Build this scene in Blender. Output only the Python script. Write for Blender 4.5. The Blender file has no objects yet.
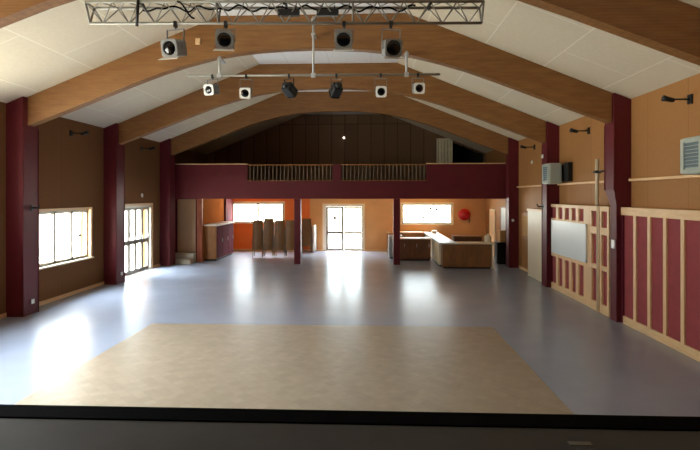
import bpy, bmesh, math, random
from mathutils import Vector, Matrix
random.seed(7)
PI = math.pi
scene = bpy.context.scene
COL = scene.collection

# ------------------------------------------------------------------ materials
def srgb(r, g, b):
    def c(v):
        v /= 255.0
        return v / 12.92 if v <= 0.04045 else ((v + 0.055) / 1.055) ** 2.4
    return (c(r), c(g), c(b), 1.0)

def new_mat(name):
    m = bpy.data.materials.new(name); m.use_nodes = True
    nt = m.node_tree
    return m, nt, nt.nodes['Principled BSDF']

def ramp(nt, fac, stops):
    r = nt.nodes.new('ShaderNodeValToRGB')
    els = r.color_ramp.elements
    els[0].position, els[0].color = stops[0]
    els[1].position, els[1].color = stops[-1]
    for p, c in stops[1:-1]:
        e = els.new(p); e.color = c
    nt.links.new(fac, r.inputs[0])
    return r.outputs[0]

def coords(nt, scale=(1, 1, 1), rot=(0, 0, 0)):
    tc = nt.nodes.new('ShaderNodeTexCoord'); mp = nt.nodes.new('ShaderNodeMapping')
    mp.inputs['Scale'].default_value = scale; mp.inputs['Rotation'].default_value = rot
    nt.links.new(tc.outputs['Object'], mp.inputs[0])
    return mp.outputs[0]

def noise(nt, vec, scale, detail=4, rough=0.55):
    n = nt.nodes.new('ShaderNodeTexNoise')
    n.inputs['Scale'].default_value = scale; n.inputs['Detail'].default_value = detail
    n.inputs['Roughness'].default_value = rough
    nt.links.new(vec, n.inputs['Vector'])
    return n.outputs[0]

def bump(nt, p, h, strength, dist=0.01):
    b = nt.nodes.new('ShaderNodeBump')
    b.inputs['Strength'].default_value = strength; b.inputs['Distance'].default_value = dist
    nt.links.new(h, b.inputs['Height']); nt.links.new(b.outputs[0], p.inputs['Normal'])

def mixrgb(nt, fac, a, b, mode='MIX'):
    m = nt.nodes.new('ShaderNodeMix'); m.data_type = 'RGBA'; m.blend_type = mode
    for s, v in ((0, fac), (6, a), (7, b)):
        if hasattr(v, 'is_output'): nt.links.new(v, m.inputs[s])
        else: m.inputs[s].default_value = v
    return m.outputs[2]

def paint(name, c, rough=0.5, var=0.06, scale=3.0, metal=0.0, spec=0.5):
    m, nt, p = new_mat(name)
    v = coords(nt)
    n = noise(nt, v, scale)
    lo = tuple(max(0, x * (1 - var)) for x in c[:3]) + (1,)
    hi = tuple(min(1, x * (1 + var)) for x in c[:3]) + (1,)
    nt.links.new(ramp(nt, n, [(0.3, lo), (0.7, hi)]), p.inputs['Base Color'])
    p.inputs['Roughness'].default_value = rough; p.inputs['Metallic'].default_value = metal
    p.inputs['Specular IOR Level'].default_value = spec
    return m

def wood(name, c1, c2, stretch=(1, 8, 14), scale=2.0, rough=0.5, lam=0.0):
    m, nt, p = new_mat(name)
    v = coords(nt, stretch)
    n = noise(nt, v, scale, 6, 0.6)
    col = ramp(nt, n, [(0.28, c1), (0.72, c2)])
    if lam:
        w = nt.nodes.new('ShaderNodeTexWave'); w.wave_type = 'BANDS'; w.bands_direction = 'Z'
        w.inputs['Scale'].default_value = lam; w.inputs['Distortion'].default_value = 0.6
        w.inputs['Detail'].default_value = 2
        nt.links.new(coords(nt), w.inputs['Vector'])
        f = ramp(nt, w.outputs[1], [(0.0, (0.86, 0.84, 0.8, 1)), (0.25, (1, 1, 1, 1))])
        col = mixrgb(nt, 1.0, col, f, 'MULTIPLY')
    nt.links.new(col, p.inputs['Base Color'])
    p.inputs['Roughness'].default_value = rough
    bump(nt, p, n, 0.08, 0.004)
    return m

def seams(name, c, seam_c, vec_rot, w, h, mortar, rough=0.7, var=0.04, offset=0.5, spec=0.2):
    """sheet material laid in a grid: brick texture in object space"""
    m, nt, p = new_mat(name)
    tc = nt.nodes.new('ShaderNodeTexCoord'); sep = nt.nodes.new('ShaderNodeSeparateXYZ')
    cmb = nt.nodes.new('ShaderNodeCombineXYZ')
    nt.links.new(tc.outputs['Object'], sep.inputs[0])
    for k, ax in enumerate(vec_rot):
        if ax is not None: nt.links.new(sep.outputs[ax], cmb.inputs[k])
    b = nt.nodes.new('ShaderNodeTexBrick')
    b.offset = offset
    b.inputs['Scale'].default_value = 1.0
    b.inputs['Brick Width'].default_value = w; b.inputs['Row Height'].default_value = h
    b.inputs['Mortar Size'].default_value = mortar
    b.inputs['Mortar Smooth'].default_value = 0.2
    lo = tuple(x * (1 - var) for x in c[:3]) + (1,); hi = tuple(min(1, x * (1 + var)) for x in c[:3]) + (1,)
    b.inputs['Color1'].default_value = lo; b.inputs['Color2'].default_value = hi
    b.inputs['Mortar'].default_value = seam_c
    nt.links.new(cmb.outputs[0], b.inputs['Vector'])
    n = noise(nt, coords(nt), 14.0, 5)
    f = ramp(nt, n, [(0.25, (0.93, 0.92, 0.9, 1)), (0.75, (1, 1, 1, 1))])
    nt.links.new(mixrgb(nt, 1.0, b.outputs[0], f, 'MULTIPLY'), p.inputs['Base Color'])
    p.inputs['Roughness'].default_value = rough
    p.inputs['Specular IOR Level'].default_value = spec
    return m

M = {}
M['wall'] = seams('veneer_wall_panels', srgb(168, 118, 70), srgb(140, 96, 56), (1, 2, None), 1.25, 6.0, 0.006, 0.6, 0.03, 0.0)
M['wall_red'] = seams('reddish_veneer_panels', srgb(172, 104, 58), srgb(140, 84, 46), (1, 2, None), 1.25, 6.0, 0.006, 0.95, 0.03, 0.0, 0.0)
M['wall_brown'] = seams('shaded_brown_veneer_panels', srgb(126, 88, 58), srgb(102, 70, 46), (1, 2, None), 1.25, 6.0, 0.006, 0.9, 0.03, 0.0, 0.03)  # browner left-wall veneer, with part of its backlit shade put into the colour
M['maroon'] = paint('maroon_paint', srgb(98, 30, 36), 0.5, 0.08, 2.0, 0, 0.3)
M['maroon_dark'] = paint('dark_maroon_boards', srgb(92, 26, 38), 0.8, 0.08, 2.0, 0, 0.15)
M['maroon_panel'] = paint('maroon_panel_fabric', srgb(154, 62, 64), 0.75, 0.1, 5.0)
M['glulam'] = wood('laminated_timber', srgb(126, 82, 40), srgb(154, 107, 56), (1.2, 8, 9), 1.8, 0.5, 7.5)
M['pine'] = wood('pale_pine', srgb(226, 180, 128), srgb(240, 202, 152), (6, 6, 1.2), 3.0, 0.45)
M['pine_h'] = wood('pale_pine_lengthwise', srgb(226, 180, 128), srgb(240, 202, 152), (6, 1, 8), 3.0, 0.45)
M['oak'] = wood('oak_veneer', srgb(150, 96, 44), srgb(178, 118, 58), (3, 3, 1), 3.0, 0.5)
M['darkoak'] = wood('brown_veneer', srgb(96, 58, 32), srgb(122, 76, 42), (3, 3, 1), 3.0, 0.5)
M['ceil_side'] = seams('cream_ceiling_sheets', srgb(226, 214, 190), srgb(242, 233, 214), (1, 0, None), 2.4, 1.2, 0.012, 0.85, 0.02)
M['ceil_flat'] = seams('white_ceiling_sheets', srgb(246, 246, 246), srgb(226, 226, 226), (1, 0, None), 2.4, 1.2, 0.01, 0.8, 0.01)
M['balcony_wall'] = seams('dark_stained_boards', srgb(132, 102, 76), srgb(88, 64, 46), (0, 2, None), 0.62, 6.0, 0.02, 0.65, 0.12, 0.0)
M['orange'] = paint('orange_paint', srgb(230, 116, 40), 0.55, 0.04, 2.0)
M['apricot'] = paint('apricot_paint', srgb(214, 158, 98), 0.6, 0.05, 2.0)
M['cream'] = paint('cream_lacquer', srgb(226, 208, 176), 0.45, 0.03)
M['white'] = paint('white_lacquer', srgb(232, 230, 224), 0.35, 0.02)
M['boardwhite'] = paint('whiteboard_enamel', srgb(222, 226, 224), 0.3, 0.02)
M['window_white'] = paint('window_frame_white', srgb(214, 204, 186), 0.4, 0.03)
M['window_grey'] = paint('window_frame_grey', srgb(132, 122, 110), 0.4, 0.03)
M['steel'] = paint('galvanised_steel', srgb(190, 190, 188), 0.38, 0.06, 20, 0.35)
M['alu'] = paint('truss_aluminium', srgb(140, 136, 126), 0.38, 0.05, 20, 0.25)
M['lampgrey'] = paint('spotlight_grey', srgb(132, 132, 130), 0.4, 0.04, 8, 0.15)
M['black'] = paint('black_enamel', srgb(22, 21, 22), 0.45, 0.2, 8)
M['blackmatt'] = paint('black_rubber', srgb(10, 9, 9), 0.9, 0.2, 8, 0, 0.02)
M['lens'] = paint('dark_lens_glass', srgb(8, 9, 12), 0.12, 0.2, 8)
M['heater'] = paint('heater_grey_green', srgb(176, 182, 170), 0.45, 0.04)
M['louvre'] = paint('louvre_blue_grey', srgb(112, 126, 132), 0.45, 0.05)
M['red'] = paint('red_enamel', srgb(206, 24, 24), 0.4, 0.05)
M['chairwood'] = wood('chair_plywood', srgb(112, 78, 44), srgb(146, 106, 62), (4, 4, 1), 6.0, 0.5)
M['card'] = paint('cardboard', srgb(190, 142, 82), 0.8, 0.06)
M['stage'] = paint('stage_boards_dark_grey', srgb(66, 62, 58), 0.7, 0.12, 2.5, 0, 0.2)
M['stagehouse'] = paint('stage_house_black', srgb(40, 36, 34), 0.85, 0.1, 2.0)
M['plinth'] = paint('pale_step_boards', srgb(176, 166, 146), 0.5, 0.05)
M['redwood'] = wood('reddish_trim', srgb(150, 74, 44), srgb(172, 92, 56), (6, 6, 1.2), 3.0, 0.6)
M['hatch'] = paint('dull_brass_plate', srgb(104, 96, 80), 0.6, 0.05)
M['bar_oak'] = wood('bar_front_veneer', srgb(112, 72, 36), srgb(138, 90, 46), (3, 3, 1), 3.0, 0.5)
M['beige_door'] = paint('beige_door', srgb(188, 150, 108), 0.5, 0.04)
M['soffit'] = paint('soffit_paint', srgb(196, 160, 118), 0.7, 0.04)
M['curtain'] = paint('pale_curtain', srgb(228, 220, 192), 0.85, 0.08, 6)
M['void'] = paint('recess_shade_black', srgb(26, 28, 24), 0.8, 0.1)  # near-black: the unlit recess has its shade put into the wall colour
M['lampwhite'] = paint('white_plastic', srgb(238, 236, 230), 0.35, 0.02)

# vinyl floor
m, nt, p = new_mat('blue_grey_vinyl')
n = noise(nt, coords(nt), 1.1, 5); n2 = noise(nt, coords(nt), 60.0, 2)
c = ramp(nt, n, [(0.3, srgb(146, 153, 168)), (0.7, srgb(153, 160, 175))])
nt.links.new(mixrgb(nt, 1.0, c, ramp(nt, n2, [(0.3, (0.93, 0.93, 0.93, 1)), (0.7, (1, 1, 1, 1))]), 'MULTIPLY'), p.inputs['Base Color'])
rr = nt.nodes.new('ShaderNodeMapRange'); p.inputs['Specular IOR Level'].default_value = 0.5; rr.inputs[3].default_value = 0.24; rr.inputs[4].default_value = 0.28
nt.links.new(n, rr.inputs[0]); nt.links.new(rr.outputs[0], p.inputs['Roughness'])
M['vinyl'] = m

# parquet
m, nt, p = new_mat('parquet_blocks')
b = nt.nodes.new('ShaderNodeTexBrick'); b.inputs['Scale'].default_value = 1.0
b.inputs['Brick Width'].default_value = 0.14; b.inputs['Row Height'].default_value = 0.14
b.inputs['Mortar Size'].default_value = 0.0015
b.inputs['Color1'].default_value = srgb(157, 143, 123); b.inputs['Color2'].default_value = srgb(168, 154, 134)
b.inputs['Mortar'].default_value = srgb(142, 128, 104)
nt.links.new(coords(nt, (1, 1, 1), (0, 0, 0.785)), b.inputs['Vector'])
n = noise(nt, coords(nt, (1, 1, 1)), 5.0, 5)
nt.links.new(mixrgb(nt, 1.0, b.outputs[0], ramp(nt, n, [(0.3, (0.88, 0.87, 0.85, 1)), (0.7, (1, 1, 1, 1))]), 'MULTIPLY'), p.inputs['Base Color'])
rr = nt.nodes.new('ShaderNodeMapRange'); rr.inputs[3].default_value = 0.27; rr.inputs[4].default_value = 0.33
nt.links.new(n, rr.inputs[0]); nt.links.new(rr.outputs[0], p.inputs['Roughness'])
bump(nt, p, b.outputs[1], 0.1, 0.003)
M['parquet'] = m

# glass
m = bpy.data.materials.new('window_glass'); m.use_nodes = True
nt = m.node_tree; nt.nodes.clear()
o = nt.nodes.new('ShaderNodeOutputMaterial'); mx = nt.nodes.new('ShaderNodeMixShader')
tr = nt.nodes.new('ShaderNodeBsdfTransparent'); tr.inputs[0].default_value = (0.95, 0.97, 0.96, 1)
gl = nt.nodes.new('ShaderNodeBsdfGlossy'); gl.inputs['Roughness'].default_value = 0.03
lwn = nt.nodes.new('ShaderNodeLayerWeight'); lwn.inputs[0].default_value = 0.5
pw = nt.nodes.new('ShaderNodeMath'); pw.operation = 'POWER'; pw.inputs[1].default_value = 4.0
ma = nt.nodes.new('ShaderNodeMath'); ma.operation = 'MULTIPLY_ADD'; ma.inputs[1].default_value = 0.6; ma.inputs[2].default_value = 0.04
nt.links.new(lwn.outputs['Facing'], pw.inputs[0]); nt.links.new(pw.outputs[0], ma.inputs[0])
nt.links.new(ma.outputs[0], mx.inputs[0]); nt.links.new(tr.outputs[0], mx.inputs[1])
nt.links.new(gl.outputs[0], mx.inputs[2]); nt.links.new(mx.outputs[0], o.inputs[0])
M['glass'] = m

m, nt, p = new_mat('lit_lamp'); p.inputs['Base Color'].default_value = (1, 1, 1, 1)
p.inputs['Emission Color'].default_value = (1, 0.95, 0.85, 1); p.inputs['Emission Strength'].default_value = 4.0
M['lit'] = m

# ------------------------------------------------------------------ mesh helpers
class MB:
    def __init__(s): s.bm = bmesh.new()
    def box(s, x0, x1, y0, y1, z0, z1, b=0.0):
        t = bmesh.new()
        bmesh.ops.create_cube(t, size=1.0)
        for v in t.verts:
            v.co = Vector(((x0 + x1) / 2 + v.co.x * (x1 - x0), (y0 + y1) / 2 + v.co.y * (y1 - y0), (z0 + z1) / 2 + v.co.z * (z1 - z0)))
        if b: bmesh.ops.bevel(t, geom=t.edges[:], offset=b, segments=2, profile=0.5, affect='EDGES')
        s.merge(t); return s
    def merge(s, t, mat=None):
        if mat is not None: bmesh.ops.transform(t, matrix=mat, verts=t.verts[:])
        mp = {}
        for v in t.verts: mp[v] = s.bm.verts.new(v.co)
        for f in t.faces:
            try:
                g = s.bm.faces.new([mp[v] for v in f.verts]); g.smooth = f.smooth
            except ValueError: pass
        t.free(); return s
    def tube(s, pts, r, n=10, cap=True):
        pts = [Vector(p) for p in pts]
        rs = r if isinstance(r, (list, tuple)) else [r] * len(pts)
        rings = []
        for i, p in enumerate(pts):
            a = pts[max(i - 1, 0)]; b = pts[min(i + 1, len(pts) - 1)]
            d = (b - a).normalized()
            up = Vector((0, 0, 1)) if abs(d.z) < 0.95 else Vector((1, 0, 0))
            u = d.cross(up).normalized(); w = u.cross(d).normalized()
            rings.append([s.bm.verts.new(p + rs[i] * (math.cos(k * 2 * PI / n) * u + math.sin(k * 2 * PI / n) * w)) for k in range(n)])
        for i in range(len(rings) - 1):
            for k in range(n):
                f = s.bm.faces.new([rings[i][k], rings[i][(k + 1) % n], rings[i + 1][(k + 1) % n], rings[i + 1][k]]); f.smooth = True
        if cap:
            s.bm.faces.new(list(reversed(rings[0]))); s.bm.faces.new(rings[-1])
        return s
    def prism(s, poly, axis, a0, a1):
        """poly: 2-D outline; axis 'y' -> (x,z), 'x' -> (y,z), 'z' -> (x,y)"""
        def mk(p, a):
            return {'y': (p[0], a, p[1]), 'x': (a, p[0], p[1]), 'z': (p[0], p[1], a)}[axis]
        A = [s.bm.verts.new(mk(p, a0)) for p in poly]; B = [s.bm.verts.new(mk(p, a1)) for p in poly]
        n = len(poly)
        s.bm.faces.new(A); s.bm.faces.new(list(reversed(B)))
        for k in range(n): s.bm.faces.new([A[(k + 1) % n], A[k], B[k], B[(k + 1) % n]])
        return s
    def lathe(s, prof, origin, axis, n=24):
        """prof: (radius, distance along axis)"""
        ax = Vector(axis).normalized(); o = Vector(origin)
        up = Vector((0, 0, 1)) if abs(ax.z) < 0.9 else Vector((1, 0, 0))
        u = ax.cross(up).normalized(); w = u.cross(ax).normalized()
        rings = []
        for r, t in prof:
            rings.append([s.bm.verts.new(o + ax * t + max(r, 1e-4) * (math.cos(2 * PI * k / n) * u + math.sin(2 * PI * k / n) * w)) for k in range(n)])
        for i in range(len(rings) - 1):
            for k in range(n):
                f = s.bm.faces.new([rings[i][k], rings[i][(k + 1) % n], rings[i + 1][(k + 1) % n], rings[i + 1][k]]); f.smooth = True
        s.bm.faces.new(list(reversed(rings[0]))); s.bm.faces.new(rings[-1])
        return s
    def xf(s, mat):
        bmesh.ops.transform(s.bm, matrix=mat, verts=s.bm.verts[:]); return s
    def build(s, name, mat, parent=None, local=False):
        if parent is not None and not local:
            off = Vector(parent.get('_o', (0, 0, 0)))
            bmesh.ops.translate(s.bm, vec=-off, verts=s.bm.verts[:])
        bmesh.ops.recalc_face_normals(s.bm, faces=s.bm.faces[:])
        me = bpy.data.meshes.new(name); s.bm.to_mesh(me); s.bm.free()
        me.materials.append(mat)
        o = bpy.data.objects.new(name, me); COL.objects.link(o)
        if parent is not None:
            o.parent = parent
            if '_o' in parent: o['_o'] = parent['_o']
        return o

def tag(o, label, cat, group=None, kind=None):
    o['label'] = label; o['category'] = cat
    if group: o['group'] = group
    if kind: o['kind'] = kind
    return o

def thing(name, label, cat, loc=(0, 0, 0), rotz=0.0, group=None, kind=None):
    o = bpy.data.objects.new(name, None); COL.objects.link(o)
    o.location = loc; o.rotation_euler = (0, 0, rotz)
    o.empty_display_size = 0.1
    o['_o'] = tuple(loc)
    return tag(o, label, cat, group, kind)

def based(mb, name, mat, loc, label, cat, group=None, kind=None):
    """single-mesh thing whose origin is its base"""
    bmesh.ops.translate(mb.bm, vec=-Vector(loc), verts=mb.bm.verts[:])
    o = mb.build(name, mat); o.location = loc
    return tag(o, label, cat, group, kind)

def copy_tree(o, parent=None):
    c = o.copy(); COL.objects.link(c)
    if parent is not None: c.parent = parent
    for ch in [x for x in bpy.data.objects if x.parent == o]:
        copy_tree(ch, c)
    return c

# ------------------------------------------------------------------ the hall's measures
XL, XR, XC = -7.85, 5.35, -1.25         # wall faces, ridge
YB, YS = 23.85, 3.74                    # back wall, stage edge
ZW, ZF = 4.60, 6.46                     # ceiling height at the walls, flat centre
FLAT = 2.0                              # half width of the flat strip
BAYS = (6.60, 10.55, 14.52, 18.47)      # pillar fronts
TH = 0.30

def holes_wall(u0, u1, z0, z1, holes, put):
    """rectangles of a wall around its openings; put(mb,u0,u1,z0,z1)"""
    us = sorted({u0, u1, *[h[0] for h in holes], *[h[1] for h in holes]})
    for a, b in zip(us, us[1:]):
        zs = [z0]
        for h in sorted(holes, key=lambda h: h[2]):
            if h[0] <= a + 1e-6 and h[1] >= b - 1e-6: zs += [h[2], h[3]]
        zs.append(z1)
        for k in range(0, len(zs), 2):
            if zs[k + 1] - zs[k] > 1e-4: put(a, b, zs[k], zs[k + 1])

# --- floor, ceiling, walls
f = MB().box(XL - TH, XR + TH, YS - 0.6, YB + TH, -0.2, 0).build('floor', M['vinyl'])
tag(f, 'glossy blue-grey vinyl floor of the whole hall', 'floor', kind='structure')
f = MB().box(-4.45, 2.41, YS + 0.02, 10.12, 0.0, 0.004).build('floor_parquet', M['parquet'])
tag(f, 'tan parquet dance floor laid in front of the stage', 'floor', kind='structure')

sl = (ZF - ZW) / ((XR - XC) - FLAT)
def zc(u): return ZF if abs(u) <= FLAT else ZF - (abs(u) - FLAT) * sl
up = [(XL - TH, zc(XL - TH - XC)), (XC - FLAT, ZF), (XC + FLAT, ZF), (XR + TH, zc(XR + TH - XC))]
for nm, (a, b), mt, lab in (('ceiling_left', up[0:2], 'ceil_side', 'cream panelled ceiling slope on the left'), ('ceiling', up[1:3], 'ceil_flat', 'white flat middle strip of the ceiling'), ('ceiling_right', up[2:4], 'ceil_side', 'cream panelled ceiling slope on the right')):
    c = MB().prism([a, b, (b[0], b[1] + 0.15), (a[0], a[1] + 0.15)], 'y', -6.0, YB + TH)
    tag(c.build(nm, M[mt]), lab, 'ceiling', kind='structure')

W1 = (11.62, 13.82, 0.90, 2.23)
FILL_W0 = (7.2, 9.6, 2.0, 4.2)  # added window out of view, there to brighten the hall
FILL_WA = (3.0, 6.45, 1.6, 4.1)  # second added window, unseen, more fill light from beside the stage
D1 = (15.72, 17.74, 0.0, 2.27)
w = MB()
holes_wall(-6.0, YB + TH, 0, ZW + 0.15, [FILL_WA, FILL_W0, W1, D1], lambda a, b, c, d: w.box(XL - TH, XL, a, b, c, d))
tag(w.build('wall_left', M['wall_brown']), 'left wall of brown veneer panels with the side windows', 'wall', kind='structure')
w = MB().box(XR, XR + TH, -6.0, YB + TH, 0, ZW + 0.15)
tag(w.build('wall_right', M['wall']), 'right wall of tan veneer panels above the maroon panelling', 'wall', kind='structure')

WB = (-6.62, -4.16, 1.33, 2.27)
DB = (-2.2, -0.38, 0.0, 2.16)
WC = (1.46, 3.80, 1.29, 2.23)
w = MB()
holes_wall(XL, XR, 0, 2.62, [WB, DB, WC], lambda a, b, c, d: w.box(a, b, YB, YB + TH, c, d))
tag(w.build('wall_back', M['apricot']), 'apricot back wall under the balcony', 'wall', kind='structure')
w = MB()
UPH = [(3.80 + 0.15 * k, 3.95 + 0.15 * k, 2.75, zc(3.95 + 0.15 * k - XC) - 0.04) for k in range(10)]
holes_wall(XL, XR, 2.62, 6.7, UPH, lambda a, b, c, d: w.box(a, b, YB, YB + TH, c, d))
tag(w.build('wall_back_upper', M['balcony_wall']), 'dark boarded back wall above the balcony', 'wall', kind='structure')
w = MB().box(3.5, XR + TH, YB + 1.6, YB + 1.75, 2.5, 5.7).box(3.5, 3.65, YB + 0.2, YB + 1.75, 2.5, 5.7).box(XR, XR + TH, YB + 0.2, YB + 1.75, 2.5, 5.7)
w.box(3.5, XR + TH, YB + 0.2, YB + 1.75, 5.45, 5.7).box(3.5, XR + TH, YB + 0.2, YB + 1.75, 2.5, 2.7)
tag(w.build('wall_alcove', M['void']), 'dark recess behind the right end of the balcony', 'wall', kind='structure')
# orange painted stretch of the back wall, below and beside the left window
w = MB()
holes_wall(-6.66, -2.9, 0, 2.49, [WB], lambda a, b, c, d: w.box(a, b, YB - 0.012, YB, c, d))
tag(w.build('wall_back_orange', M['orange']), 'bright orange painted stretch of back wall around the left back window', 'wall', kind='structure')
# partition at the left under the balcony
w = MB().box(-6.87, -6.68, 19.75, YB, 0, 2.49)
tag(w.build('wall_partition', M['wall_red']), 'short brown wall running back under the balcony at the left', 'wall', kind='structure')
w = MB().box(-6.87, -6.66, 19.66, 19.75, 0, 2.49, 0.006)
tag(w.build('trim_1', M['redwood']), 'wooden end trim of the short wall under the balcony', 'trim', kind='structure')
# stage, stage house, proscenium behind and beside the viewer
w = MB().box(XL, XR, -5.7, YS - 0.21, 0, 1.0)
tag(w.build('floor_stage', M['stage']), 'dark grey stage floor the view is taken from', 'stage floor', kind='structure')
w = MB().box(XL, XR, YS - 0.21, YS, 0, 1.012, 0.004)
tag(w.build('trim_2', M['blackmatt']), 'black nosing along the front edge of the stage', 'stage edge', kind='structure')
w = MB()
holes_wall(XL, XR, 1.0, 6.7, [(-6.3, 3.8, 1.0, 4.5)], lambda a, b, c, d: w.box(a, b, 2.6, 2.85, c, d))
tag(w.build('wall_front', M['wall']), 'wall around the stage opening', 'wall', kind='structure')
w = MB().box(XL, XR, -6.0, -5.7, 0, 6.7)
tag(w.build('wall_stage', M['stagehouse']), 'black back wall of the stage', 'wall', kind='structure')

# baseboards, dado
for nm, x0, x1, spans, lab in (
        ('baseboard_left', XL, XL + 0.02, ((2.9, 6.6), (7.1, 10.55), (11.05, 14.52), (15.02, 15.62), (17.84, 18.47)), 'thin pale skirting along the left wall'),
        ('baseboard_right', XR - 0.02, XR, ((16.9, 18.47), (18.97, YB)), 'thin pale skirting along the far part of the right wall')):
    w = MB()
    for a, b in spans: w.box(x0, x1, a, b, 0, 0.09)
    tag(w.build(nm, M['pine_h']), lab, 'skirting', kind='structure')
w = MB().box(-6.64, DB[0] - 0.1, YB - 0.03, YB - 0.012, 0, 0.09).box(DB[1] + 0.1, XR, YB - 0.02, YB, 0, 0.09)
tag(w.build('baseboard_back', M['pine_h']), 'thin pale skirting along the back wall', 'skirting', kind='structure')
w = MB()
for a, b in ((2.9, 6.6), (7.1, 10.55), (11.05, 14.52), (15.02, 18.47)): w.box(XR - 0.09, XR, a, b, 2.90, 2.95, 0.004)
tag(w.build('trim_3', M['pine_h']), 'pale wooden ledge along the right wall above the panelling', 'ledge', kind='structure')

# ------------------------------------------------------------------ windows and glazed doors
portals = []
def portal(loc, rot, sx, sy):
    l = bpy.data.lights.new('daylight_portal', 'AREA'); l.shape = 'RECTANGLE'; l.size = sx; l.size_y = sy
    l.cycles.is_portal = True
    o = bpy.data.objects.new('daylight_portal', l); COL.objects.link(o); o.location = loc; o.rotation_euler = rot

def side_window(idx, W, label, n=3, sticker=False):
    y0, y1, z0, z1 = W
    t = thing('window_%d' % idx, label, 'window', (XL, (y0 + y1) / 2, z0), kind='structure')
    xf0, xf1 = XL - 0.16, XL - 0.08
    fr = MB()
    fr.box(xf0, xf1, y0, y1, z1 - 0.08, z1).box(xf0, xf1, y0, y1, z0, z0 + 0.07)
    fr.box(xf0, xf1, y0, y0 + 0.06, z0, z1).box(xf0, xf1, y1 - 0.06, y1, z0, z1)
    pw = (y1 - y0) / n
    for k in range(1, n): fr.box(xf0, xf1, y0 + k * pw - 0.05, y0 + k * pw + 0.05, z0, z1)
    fr.build('window_frame', M['window_white'], t)
    rv = MB().box(XL - 0.08, XL + 0.02, y1 - 0.005, y1 + 0.07, z0 - 0.05, z1 + 0.06).box(XL - 0.0, XL + 0.02, y0 - 0.07, y0 + 0.005, z0 - 0.05, z1 + 0.06)
    rv.box(XL, XL + 0.02, y0, y1, z1, z1 + 0.06)
    rv.build('window_casing', M['pine'], t)
    MB().box(XL - 0.16, XL + 0.07, y0 - 0.08, y1 + 0.08, z0 - 0.045, z0, 0.005).build('window_sill', M['cream'], t)
    for k in range(n):
        a = y0 + k * pw + (0.06 if k == 0 else 0.05); b = y0 + (k + 1) * pw - (0.06 if k == n - 1 else 0.05)
        g = MB().box(XL - 0.125, XL - 0.119, a, b, z0 + 0.07, z1 - 0.08).build('pane', M['glass'], t)
        if sticker and k == n - 1:
            MB().box(XL - 0.118, XL - 0.115, a + 0.28, a + 0.45, 1.48, 1.56).build('sticker', M['window_grey'], g)
    portal((XL - 0.2, (y0 + y1) / 2, (z0 + z1) / 2), (0, -PI / 2, 0), z1 - z0, y1 - y0)
    return t
side_window(1, W1, 'three-pane window in the left wall between two maroon pillars', sticker=True)
side_window(4, FILL_W0, 'added unseen three-pane window for fill light, high in the left wall nearer the stage')
side_window(5, FILL_WA, 'added unseen three-pane window for fill light, high in the left wall beside the stage')

def glazed_door(idx, ax, u0, u1, ztop, n, rail, label, grey_leaves):
    """ax 'x': in the left wall, along y; ax 'y': in the back wall, along x"""
    if ax == 'x':
        loc = (XL, (u0 + u1) / 2, 0)
        B = lambda mb, a, b, d0, d1, z0, z1, bv=0: mb.box(XL - 0.16 + d0, XL - 0.16 + d1, a, b, z0, z1, bv)
    else:
        loc = ((u0 + u1) / 2, YB, 0)
        B = lambda mb, a, b, d0, d1, z0, z1, bv=0: mb.box(a, b, YB + 0.16 - d1, YB + 0.16 - d0, z0, z1, bv)
    t = thing('door_%d' % idx, label, 'glass door', loc, kind='structure')
    fr = MB()
    B(fr, u0, u0 + 0.06, 0, 0.17, 0, ztop); B(fr, u1 - 0.06, u1, 0, 0.17, 0, ztop); B(fr, u0, u1, 0, 0.17, ztop - 0.06, ztop)
    B(fr, u0, u1, 0, 0.17, 0, 0.012)
    fr.build('door_frame', M['window_white'], t)
    cs = MB()
    B(cs, u0 - 0.09, u0, 0.16, 0.19, 0, ztop + 0.08); B(cs, u1, u1 + 0.09, 0.16, 0.19, 0, ztop + 0.08); B(cs, u0, u1, 0.16, 0.19, ztop, ztop + 0.08)
    cs.build('door_casing', M['pine'] if ax == 'x' else M['cream'], t)
    lw = (u1 - u0 - 0.12) / n
    for k in range(n):
        a = u0 + 0.06 + k * lw; b = a + lw
        lf = MB(); s = 0.115 if (ax == 'y' and k == 0) else 0.075
        B(lf, a + 0.004, a + s, 0.03, 0.085, 0.015, ztop - 0.065); B(lf, b - s, b - 0.004, 0.03, 0.085, 0.015, ztop - 0.065)
        B(lf, a + s, b - s, 0.03, 0.085, 0.015, 0.13); B(lf, a + s, b - s, 0.03, 0.085, ztop - 0.15, ztop - 0.065)
        B(lf, a + s, b - s, 0.03, 0.085, rail - 0.07, rail + 0.07)
        leaf = lf.build('door_leaf', M['window_grey'] if k in grey_leaves else M['window_white'], t)  # right leaf of the back door is paler: light put into its frame colour
        g = MB()
        B(g, a + s, b - s, 0.055, 0.061, 0.13, rail - 0.05); B(g, a + s, b - s, 0.055, 0.061, rail + 0.05, ztop - 0.15)
        g.build('pane', M['glass'], leaf)
        if ax == 'y' and k == 0:
            g = MB(); B(g, (a + b) / 2 - 0.07, (a + b) / 2 + 0.07, 0.062, 0.065, 1.46, 1.66); g.build('sticker', M['window_grey'], leaf)
        h = MB(); B(h, b - 0.05, b - 0.03, 0.085, 0.125, rail + 0.06, rail + 0.2, 0.006); h.build('door_handle', M['steel'], leaf)
    if ax == 'x': portal((XL - 0.2, (u0 + u1) / 2, ztop / 2), (0, -PI / 2, 0), ztop, u1 - u0)
    else: portal(((u0 + u1) / 2, YB + 0.2, ztop / 2), (-PI / 2, 0, 0), u1 - u0, ztop)
    return t
glazed_door(1, 'x', D1[0], D1[1], D1[3], 4, 1.06, 'glazed folding door in the left wall beyond the window', (0, 1, 2, 3))
glazed_door(2, 'y', DB[0], DB[1], DB[3], 2, 0.86, 'glazed double door in the middle of the back wall', (0,))

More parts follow.
